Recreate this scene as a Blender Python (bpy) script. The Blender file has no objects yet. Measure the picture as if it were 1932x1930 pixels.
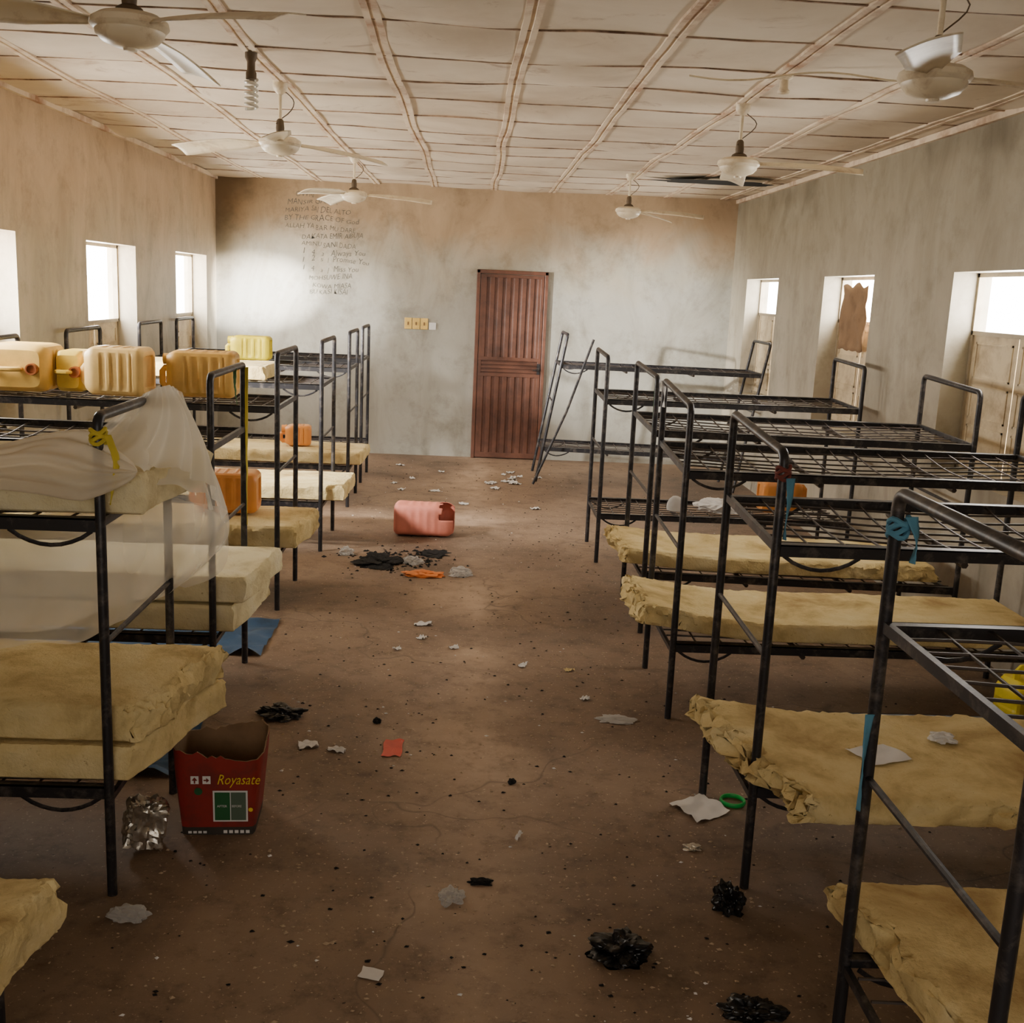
import bpy, bmesh, math, random
from mathutils import Vector, Matrix, noise
random.seed(7)
SC=bpy.context.scene
COL=SC.collection

# ------------------------------------------------------------ materials
def lin(v):
    v/=255.0
    return v/12.92 if v<=0.04045 else ((v+0.055)/1.055)**2.4
def C(r,g,b): return (lin(r),lin(g),lin(b),1.0)
def newmat(name):
    m=bpy.data.materials.new(name); m.use_nodes=True
    nt=m.node_tree; b=nt.nodes['Principled BSDF']
    return m,nt,b
def N(nt,t,**k):
    n=nt.nodes.new(t)
    for a,v in k.items(): setattr(n,a,v)
    return n
def ramp(nt,fac,stops):
    n=nt.nodes.new('ShaderNodeValToRGB')
    cr=n.color_ramp
    while len(cr.elements)<len(stops): cr.elements.new(0.5)
    for e,(p,c) in zip(cr.elements,stops): e.position=p; e.color=c
    nt.links.new(fac,n.inputs['Fac']); return n.outputs['Color']
def objco(nt,scale=(1,1,1)):
    t=N(nt,'ShaderNodeTexCoord'); m=N(nt,'ShaderNodeMapping'); m.inputs['Scale'].default_value=scale
    nt.links.new(t.outputs['Object'],m.inputs['Vector']); return m.outputs['Vector']
def noi(nt,vec,scale,detail=5,rough=.6,dist=0):
    n=N(nt,'ShaderNodeTexNoise'); n.inputs['Scale'].default_value=scale; n.inputs['Detail'].default_value=detail
    n.inputs['Roughness'].default_value=rough; n.inputs['Distortion'].default_value=dist
    nt.links.new(vec,n.inputs['Vector']); return n.outputs['Fac']
def mix(nt,fac,a,b,mode='MIX'):
    n=N(nt,'ShaderNodeMix',data_type='RGBA',blend_type=mode)
    for sock,v in ((n.inputs[0],fac),(n.inputs[6],a),(n.inputs[7],b)):
        if hasattr(v,'is_linked'): nt.links.new(v,sock)
        else: sock.default_value=v
    return n.outputs[2]
def bump(nt,b,h,strength=.3,dist=.02):
    n=N(nt,'ShaderNodeBump'); n.inputs['Strength'].default_value=strength; n.inputs['Distance'].default_value=dist
    nt.links.new(h,n.inputs['Height']); nt.links.new(n.outputs['Normal'],b.inputs['Normal'])
def simple(name,col,rough=.6,metal=0,var=.25,scale=8,bmp=0.0,dark=None):
    m,nt,b=newmat(name)
    v=objco(nt); f=noi(nt,v,scale)
    d=dark or tuple(list(x*(1-var) for x in col[:3])+[1])
    col2=tuple(list(min(1,x*(1+var*.4)) for x in col[:3])+[1])
    c=ramp(nt,f,[(.3,d),(.5,col),(.75,col2)])
    nt.links.new(c,b.inputs['Base Color'])
    b.inputs['Roughness'].default_value=rough; b.inputs['Metallic'].default_value=metal
    if bmp: bump(nt,b,noi(nt,v,scale*6),bmp)
    return m

def wallmat(name,low,mid,high,zs,dirt=C(84,76,60),tone=None):
    m,nt,b=newmat(name)
    v=objco(nt)
    sep=N(nt,'ShaderNodeSeparateXYZ'); nt.links.new(v,sep.inputs[0])
    n1=noi(nt,v,.9,6,.6,.4)
    ad=N(nt,'ShaderNodeMath',operation='MULTIPLY_ADD'); nt.links.new(n1,ad.inputs[0]); ad.inputs[1].default_value=1.6
    nt.links.new(sep.outputs[2],ad.inputs[2])
    mr=N(nt,'ShaderNodeMapRange'); nt.links.new(ad.outputs[0],mr.inputs['Value']); mr.inputs['From Min'].default_value=zs[0]+.8; mr.inputs['From Max'].default_value=zs[1]+.8
    base=ramp(nt,mr.outputs['Result'],[(0,low),(.5,mid),(1,high)])
    vs=objco(nt,(1.5,1.5,.7))
    n2=noi(nt,vs,1.3,9,.66,1.0)
    f2=ramp(nt,n2,[(.40,(1,1,1,1)),(.56,(.78,.76,.72,1)),(.70,(.52,.49,.44,1))])
    c=mix(nt,.7,base,f2,'MULTIPLY')
    n3=noi(nt,v,3.5,10,.72)
    f3=ramp(nt,n3,[(.33,(.70,.68,.64,1)),(.50,(1,1,1,1)),(.75,(1.0,.98,.95,1))])
    c=mix(nt,.8,c,f3,'MULTIPLY')
    dv=noi(nt,v,14,6,.7)
    f4=ramp(nt,dv,[(.69,(0,0,0,1)),(.74,(.6,.6,.6,1))])
    c=mix(nt,f4,c,dirt)
    if tone:   # plaster colour darkens towards one corner, broken up by noise
        vm=N(nt,'ShaderNodeVectorMath',operation='DISTANCE'); nt.links.new(v,vm.inputs[0]); vm.inputs[1].default_value=tone[0]
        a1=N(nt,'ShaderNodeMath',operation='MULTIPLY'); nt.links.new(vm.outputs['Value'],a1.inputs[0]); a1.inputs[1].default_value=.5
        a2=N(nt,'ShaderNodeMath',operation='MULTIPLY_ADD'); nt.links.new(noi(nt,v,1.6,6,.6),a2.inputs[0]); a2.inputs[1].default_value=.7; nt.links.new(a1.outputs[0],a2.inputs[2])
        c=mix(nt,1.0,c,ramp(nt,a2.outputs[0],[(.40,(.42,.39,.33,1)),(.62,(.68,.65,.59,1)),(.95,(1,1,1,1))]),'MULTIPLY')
    nt.links.new(c,b.inputs['Base Color']); b.inputs['Roughness'].default_value=.5
    b.inputs['Specular IOR Level'].default_value=.45
    bump(nt,b,n3,.2,.01)
    return m
M_back=wallmat('plaster_back',C(172,170,160),C(176,168,150),C(176,152,122),(1.8,2.6),tone=((-2.9,12.4,2.9),1.0))
M_left=wallmat('plaster_left',C(174,168,152),C(188,176,152),C(194,170,140),(1.2,2.6))
M_right=wallmat('plaster_right',C(172,164,148),C(162,154,136),C(150,142,122),(1.0,2.8))

def floormat():
    m,nt,b=newmat('dusty_floor')
    v=objco(nt)
    n1=noi(nt,v,.7,7,.6,.5)
    c=ramp(nt,n1,[(.32,C(130,110,92)),(.5,C(168,143,120)),(.68,C(196,170,144))])
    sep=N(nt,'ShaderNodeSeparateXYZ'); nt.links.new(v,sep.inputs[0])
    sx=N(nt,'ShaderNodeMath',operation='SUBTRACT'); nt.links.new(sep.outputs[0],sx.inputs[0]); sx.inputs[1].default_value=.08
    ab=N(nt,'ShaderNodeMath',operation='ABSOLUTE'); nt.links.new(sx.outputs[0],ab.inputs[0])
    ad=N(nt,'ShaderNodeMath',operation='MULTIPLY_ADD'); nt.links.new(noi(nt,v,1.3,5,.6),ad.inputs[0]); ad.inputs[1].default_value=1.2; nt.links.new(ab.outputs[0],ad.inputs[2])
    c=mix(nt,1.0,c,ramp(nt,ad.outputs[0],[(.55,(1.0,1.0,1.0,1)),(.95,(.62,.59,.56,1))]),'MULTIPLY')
    n2=noi(nt,v,7,10,.75)
    c=mix(nt,.9,c,ramp(nt,n2,[(.3,(.42,.39,.37,1)),(.5,(.92,.92,.92,1)),(.72,(1.0,1.0,1.0,1))]),'MULTIPLY')
    n3=noi(nt,v,60,4,.7)
    c=mix(nt,ramp(nt,n3,[(.62,(0,0,0,1)),(.68,(1,1,1,1))]),c,C(202,178,150))
    n4=noi(nt,v,38,4,.7)
    c=mix(nt,ramp(nt,n4,[(.65,(0,0,0,1)),(.71,(1,1,1,1))]),c,C(60,48,40))
    vo=N(nt,'ShaderNodeTexVoronoi',feature='DISTANCE_TO_EDGE'); vo.inputs['Scale'].default_value=.75
    dn=N(nt,'ShaderNodeTexNoise'); dn.inputs['Scale'].default_value=2.5; nt.links.new(v,dn.inputs['Vector'])
    vm=N(nt,'ShaderNodeVectorMath',operation='MULTIPLY_ADD'); nt.links.new(dn.outputs['Color'],vm.inputs[0]); vm.inputs[1].default_value=(.5,.5,.5); nt.links.new(v,vm.inputs[2])
    nt.links.new(vm.outputs[0],vo.inputs['Vector'])
    cr=ramp(nt,vo.outputs['Distance'],[(.0,(1,1,1,1)),(.006,(0,0,0,1))])
    msk=ramp(nt,n1,[(.45,(0,0,0,1)),(.55,(.5,.5,.5,1))])
    c=mix(nt,mix(nt,1.0,cr,msk,'MULTIPLY'),c,C(64,50,42))
    nt.links.new(c,b.inputs['Base Color'])
    b.inputs['Roughness'].default_value=.6; b.inputs['Specular IOR Level'].default_value=.35
    bump(nt,b,n2,.35,.01)
    return m
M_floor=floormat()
def ceilmat():
    m,nt,b=newmat('ceiling_board')
    v=objco(nt)
    c=ramp(nt,noi(nt,v,1.1,6,.6,.4),[(.3,C(192,174,150)),(.5,C(214,199,176)),(.7,C(228,215,194))])
    n2=noi(nt,v,2.3,9,.72,.8)
    c=mix(nt,ramp(nt,n2,[(.58,(0,0,0,1)),(.72,(.7,.7,.7,1))]),c,C(138,98,66))
    nt.links.new(c,b.inputs['Base Color']); b.inputs['Roughness'].default_value=.85
    return m
M_ceil=ceilmat()
def stained(name,base,tone,lo,hi,scale=5,rough=.8):
    m,nt,b=newmat(name); v=objco(nt)
    c=ramp(nt,noi(nt,v,scale,7,.7,.3),[(lo,base),(hi,tone)])
    nt.links.new(c,b.inputs['Base Color']); b.inputs['Roughness'].default_value=rough
    return m
M_batten=stained('batten_paint',C(224,206,180),C(160,118,88),.46,.70,3)
M_seam=stained('batten_rust',C(188,160,134),C(100,72,52),.40,.62,4)
M_metal=stained('black_painted_steel',C(48,47,50),C(112,104,98),.5,.75,14,.42)
M_metal.node_tree.nodes['Principled BSDF'].inputs['Metallic'].default_value=.4
M_wire=simple('rusty_wire',C(78,70,66),.5,.5,.3,20)
def foammat(name,col,dark,lite):
    m,nt,b=newmat(name); v=objco(nt)
    c=ramp(nt,noi(nt,v,3.2,7,.65,.4),[(.3,dark),(.5,col),(.72,lite)])
    pits=noi(nt,v,55,4,.7)
    c=mix(nt,ramp(nt,pits,[(.28,(1,1,1,1)),(.36,(0,0,0,1))]),c,dark)
    nt.links.new(c,b.inputs['Base Color']); b.inputs['Roughness'].default_value=.95
    b.inputs['Specular IOR Level'].default_value=.1
    mx=N(nt,'ShaderNodeMath',operation='ADD'); nt.links.new(pits,mx.inputs[0]); nt.links.new(noi(nt,v,20,6,.7),mx.inputs[1])
    bump(nt,b,mx.outputs[0],.55,.012)
    return m
M_foam=foammat('yellow_foam',C(222,200,144),C(170,142,92),C(238,222,176))
M_foam2=foammat('pale_foam',C(232,219,176),C(192,172,126),C(242,233,204))
M_fan=stained('cream_fan_paint',C(232,218,188),C(168,136,96),.50,.78,9,.4)
M_fandark=simple('fan_motor_grime',C(96,80,60),.6,.3)
M_door=stained('brown_door_paint',C(106,68,52),C(70,44,34),.4,.68,5,.42)
M_frame=stained('door_frame_paint',C(112,70,52),C(78,50,38),.4,.7,5,.5)
M_shut=stained('cream_shutter_metal',C(208,192,160),C(140,116,86),.45,.75,4,.5)
M_wframe=simple('window_frame_steel',C(160,148,126),.5,.2)
M_black=simple('black_polythene',C(16,16,17),.32,0,.3,10)
M_ash=simple('charred_ash',C(14,13,13),.95,0,.4,30,.5)
M_white=simple('white_paper',C(222,220,218),.8,0,.08,10)
M_grey=simple('grey_mark',C(100,97,88),.9)
M_hole=simple('void_black',C(10,9,8),1)
M_seal=simple('brown_cap_plastic',C(150,84,40),.5)
def plast(name,c,rough=.4): return simple(name,c,rough,0,.22,5,.04)
M_jy=plast('amber_plastic',C(228,190,104)); M_jo=plast('orange_plastic',C(232,186,100)); M_jyel=plast('yellow_plastic',C(238,218,44)); M_jy2=plast('dull_yellow_plastic',C(230,200,88)); M_jw=plast('pale_amber_plastic',C(238,202,128))
M_jred=plast('faded_red_plastic',C(208,124,104),.6); M_jo2=plast('deep_orange_plastic',C(218,144,72))
def translucent(name,col,alpha,tl_=.35):
    m,nt,b=newmat(name)
    out=nt.nodes['Material Output']
    tr=N(nt,'ShaderNodeBsdfTransparent'); df=N(nt,'ShaderNodeBsdfDiffuse'); tl=N(nt,'ShaderNodeBsdfTranslucent')
    df.inputs[0].default_value=col; tl.inputs[0].default_value=col
    m1=N(nt,'ShaderNodeMixShader'); m1.inputs[0].default_value=tl_; nt.links.new(df.outputs[0],m1.inputs[1]); nt.links.new(tl.outputs[0],m1.inputs[2])
    m2=N(nt,'ShaderNodeMixShader')
    lw=N(nt,'ShaderNodeLayerWeight'); lw.inputs['Blend'].default_value=.4
    f=ramp(nt,lw.outputs['Facing'],[(0,(alpha,)*3+(1,)),(.85,(min(1,alpha*3.2),)*3+(1,))])
    nt.links.new(f,m2.inputs[0]); nt.links.new(tr.outputs[0],m2.inputs[1]); nt.links.new(m1.outputs[0],m2.inputs[2])
    nt.links.new(m2.outputs[0],out.inputs['Surface'])
    return m
M_net=translucent('mosquito_net_gauze',C(250,246,234),.20,.5)
M_netm=translucent('folded_net_gauze',C(250,246,234),.36,.5)
M_netd=translucent('bunched_net_gauze',C(244,236,218),.72,.45)
M_clear=translucent('clear_plastic_film',C(214,212,208),.45)
M_blue=simple('blue_tarpaulin',C(54,88,124),.5,0,.4,6)
M_bluec=simple('blue_cloth',C(84,140,166),.9); M_redc=simple('red_cloth',C(122,60,52),.9); M_yelc=simple('yellow_ribbon_cloth',C(206,186,60),.8); M_greenc=simple('green_cloth',C(70,108,66),.9)
M_boxred=stained('red_printed_card',C(140,36,28),C(100,40,30),.45,.75,9,.6); M_boxdk=simple('dark_card_print',C(58,52,46),.6)
M_cardin=simple('brown_cardboard',C(132,104,76),.9,0,.25,8,.1)
M_yel=simple('yellow_print',C(228,196,40),.6); M_grn=simple('green_print',C(34,92,50),.6); M_dgr=simple('grey_green_print',C(84,100,84),.6)
M_foil=simple('silver_foil',C(214,208,196),.30,.9,.4,7,.12)
M_green=simple('green_plastic',C(40,190,90),.4); M_redp=simple('red_card_print',C(206,80,62),.6)
M_swy=simple('yellowed_switch_plastic',C(226,190,104),.45); M_orp=simple('orange_packaging',C(226,130,60),.5)
M_glass=simple('bulb_glass',C(230,225,210),.3)
M_rock=simple('crumb_litter',C(172,150,124),.9)

# ------------------------------------------------------------ mesh builder
class MB:
    def __init__(s): s.v=[]; s.f=[]; s.mi=[]; s.mats=[]; s.cur=0
    def mat(s,m):
        if m not in s.mats: s.mats.append(m)
        s.cur=s.mats.index(m); return s
    def add(s,vs,fs):
        o=len(s.v); s.v+= [Vector(p) for p in vs]
        for f in fs: s.f.append([i+o for i in f]); s.mi.append(s.cur)
        return s
    def box(s,a,b):
        x0,y0,z0=a;x1,y1,z1=b
        return s.add([(x0,y0,z0),(x1,y0,z0),(x1,y1,z0),(x0,y1,z0),(x0,y0,z1),(x1,y0,z1),(x1,y1,z1),(x0,y1,z1)],
          [(0,3,2,1),(4,5,6,7),(0,1,5,4),(1,2,6,5),(2,3,7,6),(3,0,4,7)])
    def tube(s,path,r,n=8,cap=True,flat=1.0):
        P=[Vector(p) for p in path]; vs=[];fs=[]
        T=[]
        for i in range(len(P)):
            a=P[max(i-1,0)];b=P[min(i+1,len(P)-1)]
            t=(b-a); T.append(t.normalized() if t.length>0 else Vector((0,0,1)))
        up=Vector((0,0,1)) if abs(T[0].z)<.9 else Vector((0,1,0))
        nrm=(up-T[0]*up.dot(T[0])).normalized()
        for i,p in enumerate(P):
            nrm=(nrm-T[i]*nrm.dot(T[i])).normalized(); bn=T[i].cross(nrm)
            rr=r[i] if isinstance(r,(list,tuple)) else r
            for k in range(n):
                a=2*math.pi*k/n+math.pi/n
                vs.append(p+nrm*math.cos(a)*rr+bn*math.sin(a)*rr*flat)
        for i in range(len(P)-1):
            for k in range(n):
                a=i*n+k;b=i*n+(k+1)%n; fs.append((a,b,b+n,a+n))
        if cap: fs.append(tuple(range(n-1,-1,-1))); fs.append(tuple(range((len(P)-1)*n,len(P)*n)))
        return s.add(vs,fs)
    def lathe(s,prof,n=28,o=(0,0,0)):
        vs=[];fs=[];o=Vector(o)
        for r,z in prof:
            for k in range(n):
                a=2*math.pi*k/n; vs.append(o+Vector((r*math.cos(a),r*math.sin(a),z)))
        for i in range(len(prof)-1):
            for k in range(n):
                a=i*n+k;b=i*n+(k+1)%n; fs.append((a,b,b+n,a+n))
        return s.add(vs,fs)
    def grid(s,fn,nu,nv):
        vs=[fn(i/nu,j/nv) for i in range(nu+1) for j in range(nv+1)]
        fs=[(i*(nv+1)+j,(i+1)*(nv+1)+j,(i+1)*(nv+1)+j+1,i*(nv+1)+j+1) for i in range(nu) for j in range(nv)]
        return s.add(vs,fs)
    def obj(s,name,smooth=True,parent=None,angle=40,loc=None,rot=None,bevel=0,solid=0):
        me=bpy.data.meshes.new(name); me.from_pydata([tuple(v) for v in s.v],[],s.f)
        for m in s.mats: me.materials.append(m)
        for p,mi in zip(me.polygons,s.mi): p.material_index=mi; p.use_smooth=smooth
        me.update()
        if smooth: me.set_sharp_from_angle(angle=math.radians(angle))
        ob=bpy.data.objects.new(name,me); COL.objects.link(ob)
        if parent: ob.parent=parent
        if loc is not None: ob.location=loc
        if rot is not None: ob.rotation_euler=rot
        if solid: md=ob.modifiers.new('s','SOLIDIFY'); md.thickness=solid
        if bevel: md=ob.modifiers.new('b','BEVEL'); md.width=bevel; md.segments=2; md.limit_method='ANGLE'
        return ob
def empty(name,loc=(0,0,0),rot=(0,0,0)):
    e=bpy.data.objects.new(name,None); e.empty_display_size=.1; e.location=loc; e.rotation_euler=rot; COL.objects.link(e); return e
def tag(o,label,cat,group=None):
    o['label']=label; o['category']=cat
    if group: o['group']=group
    return o
def struct(o): o['kind']='structure'; return o

# ------------------------------------------------------------ room shell
XL,XR,YB,YF,ZC,TH=-2.86,2.91,12.44,-2.6,3.0,.24
WZ0,WZ1=.93,2.13
winL=[(-1.5,-.3),(.97,2.17),(3.42,4.62),(5.87,7.07),(8.33,9.52),(10.78,12.0)]
winR=[(-1.9,-.7),(.6,1.8),(3.05,4.25),(5.48,6.66),(8.0,9.15),(10.54,11.76)]
def sidewall(name,x0,x1,wins,mat):
    b=MB().mat(mat)
    y=YF-.24
    b.box((x0,YF-.24,0),(x1,YB+.24,WZ0)); b.box((x0,YF-.24,WZ1),(x1,YB+.24,3.2))
    for a,c in wins:
        b.box((x0,y,WZ0),(x1,a,WZ1)); y=c
    b.box((x0,y,WZ0),(x1,YB+.24,WZ1))
    return struct(b.obj(name,smooth=False))
sidewall('wall_left',XL-TH,XL,winL,M_left); sidewall('wall_right',XR,XR+TH,winR,M_right)
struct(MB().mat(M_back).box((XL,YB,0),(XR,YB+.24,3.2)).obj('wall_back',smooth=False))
struct(MB().mat(M_back).box((XL,YF-.24,0),(XR,YF,3.2)).obj('wall_front',smooth=False))
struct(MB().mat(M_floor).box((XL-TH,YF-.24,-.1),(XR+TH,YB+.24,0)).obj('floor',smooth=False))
SP=.64; X0=.18
def wav(x,y): return .022*noise.noise(Vector((x*.8,y*.8,0)))-.012*max(0,1-abs(x)/2.9)
def sag(x,y):
    a=math.sin(math.pi*((x-X0)/SP%1)); b=math.sin(math.pi*((y-4.9)/SP%1))
    k=noise.cell(Vector((math.floor((x-X0)/SP),math.floor((y-4.9)/SP),0)))
    return ZC-(.010+.026*k)*abs(a*b)**.8+wav(x,y)
b=MB().mat(M_ceil)
nx,ny=120,320
b.grid(lambda u,v:(XL+(XR-XL)*u,YF+(YB-YF)*v,sag(XL+(XR-XL)*u,YF+(YB-YF)*v)),nx,ny)
b.box((XL-TH,YF-.24,3.06),(XR+TH,YB+.24,3.2))
struct(b.obj('ceiling'))
tn=0
for k in range(-4,5):
    x=X0+SP*k
    if x<XL+.03 or x>XR-.03: continue
    tn+=1
    b=MB().mat(M_batten)
    def fn(u,v,x=x):
        y=YF+(YB-YF)*u; w=.026*noise.noise(Vector((x*3,y*.8,5)))+.004*noise.noise(Vector((x*3,y*4,5)))
        zz=ZC-.006+wav(x,y)+.003*noise.noise(Vector((x,y*3,1)))
        prof=[(-.038,.02),(-.036,-.005),(-.010,-.005),(-.008,.001),(.008,.001),(.010,-.005),(.036,-.005),(.038,.02)]
        dx,dz=prof[min(7,int(round(v*7)))]
        return (x+w+dx,y,zz+dz)
    b.grid(fn,200,7); struct(b.obj('trim_%d'%tn,smooth=False))
y=4.9-SP*11
while y<YB-.05:
    if y>YF+.05:
        tn+=1
        b=MB().mat(M_seam)
        def fn(u,v,y=y):
            x=XL+(XR-XL)*u; w=.05*noise.noise(Vector((x*1.6,y*3,9)))+.008*noise.noise(Vector((x*6,y*3,9)))
            zz=ZC-.003+wav(x,y)
            s=.008*(.6+.8*abs(noise.noise(Vector((x*3,y,4)))))
            prof=[(-s-.001,.02),(-s,-.002),(s,-.002),(s+.001,.02)]
            dx,dz=prof[min(3,int(round(v*3)))]
            return (x,y+w+dx,zz+dz-.005*abs(noise.noise(Vector((x*4,y,2)))))
        b.grid(fn,160,3); struct(b.obj('trim_%d'%tn,smooth=False))
    y+=SP
for x,s in ((XL,1),(XR,-1)):
    tn+=1
    struct(MB().mat(M_batten).box((min(x,x+s*.03),YF,2.955),(max(x,x+s*.03),YB,2.995)).obj('trim_%d'%tn,smooth=False))
b=MB().mat(M_hole)  # flat black sheet under the boards, painting the dark gap of a missing panel
def fn(u,v):
    a=2*math.pi*u; r=v*(1+.4*noise.noise(Vector((math.cos(a)*2,math.sin(a)*2,1))))
    return (2.18+.55*r*math.cos(a),10.3+.20*r*math.sin(a),2.955)
b.grid(fn,30,3); tn+=1; struct(b.obj('trim_%d'%tn))

# windows
wn=0
for side,wins in ((-1,winL),(1,winR)):
    xw=XL if side<0 else XR
    for i,(a,c) in enumerate(wins):
        wn+=1
        xo=xw+side*.17
        shut=c<5
        zt_=1.50 if side<0 else 1.76
        if shut: zt_=WZ1-.026
        b=MB().mat(M_wframe)
        t=.025
        b.box((xo-.02,a,WZ0),(xo+.02,a+t,WZ1)); b.box((xo-.02,c-t,WZ0),(xo+.02,c,WZ1))
        b.box((xo-.02,a,WZ0),(xo+.02,c,WZ0+t)); b.box((xo-.02,a,WZ1-t),(xo+.02,c,WZ1))
        if not shut: b.box((xo-.02,a,zt_),(xo+.02,c,zt_+.025))
        w=struct(b.obj('window_%d'%wn,smooth=False))
        mid=(a+c)/2
        for k,(p,q) in enumerate(((a+t,mid-.004),(mid+.004,c-t))):
            lb=MB().mat(M_shut)
            lb.box((xo-.008,p,WZ0+t),(xo+.008,q,zt_))
            H_=zt_-WZ0-.1
            for z0,z1 in ((WZ0+.07,WZ0+.05+H_*.33),(WZ0+.09+H_*.33,WZ0+.05+H_*.66),(WZ0+.09+H_*.66,WZ0+.06+H_)):
                for s2 in (-1,1):
                    lb.box((xo+s2*.008,p+.05,z0),(xo+s2*.014,q-.05,z0+.012)); lb.box((xo+s2*.008,p+.05,z1-.012),(xo+s2*.014,q-.05,z1))
                    lb.box((xo+s2*.008,p+.05,z0),(xo+s2*.014,p+.062,z1)); lb.box((xo+s2*.008,q-.062,z0),(xo+s2*.014,q-.05,z1))
            lb.obj('shutter_leaf',smooth=False,parent=w)
b=MB().mat(M_cardin)
b.grid(lambda u,v:(2.985+.025*noise.noise(Vector((u*3,v*3,2))),8.30+.56*u+.05*noise.noise(Vector((v*4,u*2,7))),1.56+.50*v+.04*noise.noise(Vector((u*4,v*4,1)))),14,14)
tag(b.obj('cardboard_sheet',solid=.006),'torn brown cardboard sheet jammed in a window opening','cardboard')

# door
def build_door():
    x0,x1,h=.03,.83,2.12
    y=YB
    b=MB().mat(M_frame)
    b.box((x0,y-.06,0),(x0+.04,y,h)); b.box((x1-.04,y-.06,0),(x1,y,h)); b.box((x0,y-.06,h-.04),(x1,y,h))
    d=struct(b.obj('door_1',smooth=False,bevel=.006))
    a0,a1=x0+.045,x1-.045; W=a1-a0
    b=MB().mat(M_door)
    us=[]
    for k in range(8):
        for p in (0,.16,.24,.76,.84): us.append(((k+p)/8, 0 if p in (0,.16,.84) else .018))
    us.append((1,0))
    for z0,z1 in ((.07,.94),(1.16,h-.07)):
        vs=[];fs=[]
        for u,dd in us: vs+= [(a0+W*u,y-.03-dd,z0),(a0+W*u,y-.03-dd,z1)]
        for i in range(len(us)-1): fs.append((2*i,2*i+2,2*i+3,2*i+1))
        b.add(vs,fs)
    b.box((a0,y-.028,.0+.01),(a1,y-.002,h-.045))
    for z0,z1 in ((.01,.07),(.94,.98),(1.12,1.16),(h-.08,h-.045)): b.box((a0,y-.052,z0),(a1,y-.02,z1))
    for k in range(3):
        z=.99+k*.043; b.box((a0+.01,y-.046,z),(a1-.01,y-.02,z+.026))
    b.box((a0,y-.05,.01),(a0+.035,y-.02,h-.045)); b.box((a1-.035,y-.05,.01),(a1,y-.02,h-.045))
    b.obj('door_panel',smooth=False,parent=d,bevel=.003)
    b=MB().mat(M_metal); b.tube([(a1-.02,y-.05,1.03),(a1-.02,y-.085,1.03),(a1-.09,y-.085,1.03)],.008); b.box((a1-.04,y-.056,.98),(a1-.005,y-.05,1.10))
    b.obj('handle',parent=d)
build_door()

for k in range(3):
    b=MB().mat(M_swy); x=-.765+k*.09
    b.box((x,YB-.014,1.43),(x+.083,YB,1.555)); e=b.obj('wall_switch',smooth=False,bevel=.004)
    tag(e,'yellowed plastic light switch on the plaster wall','switch','yellowed light switches')
    MB().mat(M_frame).box((x+.036,YB-.021,1.475),(x+.046,YB-.012,1.51)).obj('toggle',smooth=False,parent=e)
b=MB().mat(M_white); b.box((-.49,YB-.012,1.43),(-.41,YB,1.51)); e=b.obj('socket_plate',smooth=False,bevel=.003); tag(e,'small white blank plate beside the yellow switches','switch plate')

def textmesh(mb,body,size,origin,ax,ay,shear=0,jit=0,thin=0):
    cu=bpy.data.curves.new('t','FONT'); cu.body=body; cu.size=size; cu.shear=shear; cu.resolution_u=2; cu.offset=-thin
    o=bpy.data.objects.new('t',cu); COL.objects.link(o)
    bpy.context.view_layer.update()
    me=bpy.data.meshes.new_from_object(o.evaluated_get(bpy.context.evaluated_depsgraph_get()))
    O=Vector(origin);ax=Vector(ax);ay=Vector(ay)
    def J(v): return jit*noise.noise(Vector((v.co.x*9,v.co.y*4,size*99+len(body))))
    mb.add([O+ax*(v.co.x+J(v)*1.5)+ay*(v.co.y*(1+(.5*noise.noise(Vector((v.co.x*6,size*77,2))) if jit else 0))+J(v)*2+.014*math.sin(v.co.x*5+len(body))*(1 if jit else 0)) for v in me.vertices],[tuple(p.vertices) for p in me.polygons])
    bpy.data.objects.remove(o); bpy.data.meshes.remove(me)
wr=empty('wall_writing',(-1.6,YB,1.5)); tag(wr,'faint grey handwritten lines scrawled on the plaster wall','writing')
lines=[("OWN",-1.99,.078),("MANSIR GARBA",-2.08,.080),("MARIYA SAI DEL ALTO",-2.10,.072),("BY THE GRACE OF God",-2.11,.080),("ALLAH YA BAR MU DARE",-2.10,.070),
 ("DAKATA EMIR ABUJA",-1.92,.072),("AMINU SANI DADA",-1.92,.070),("1   4   3   Always You",-1.92,.082),("1   2   5  |  Promise You",-1.92,.078),("1   4   3  |  Miss You",-1.92,.078),
 ("MOHSUWE INA",-1.84,.070),("KOWA MIASA",-1.80,.070),("BU KASI KISAI",-1.83,.070)]
for i,(t,x,s) in enumerate(lines):
    g=MB().mat(M_grey); z=2.82-i*.0880
    textmesh(g,t,s,(x+1.6,-.004,z-1.5),(.98,0,0),(0,0,1),.14,.010,.0010)
    g.obj('written_line',smooth=False,parent=wr)

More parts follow.
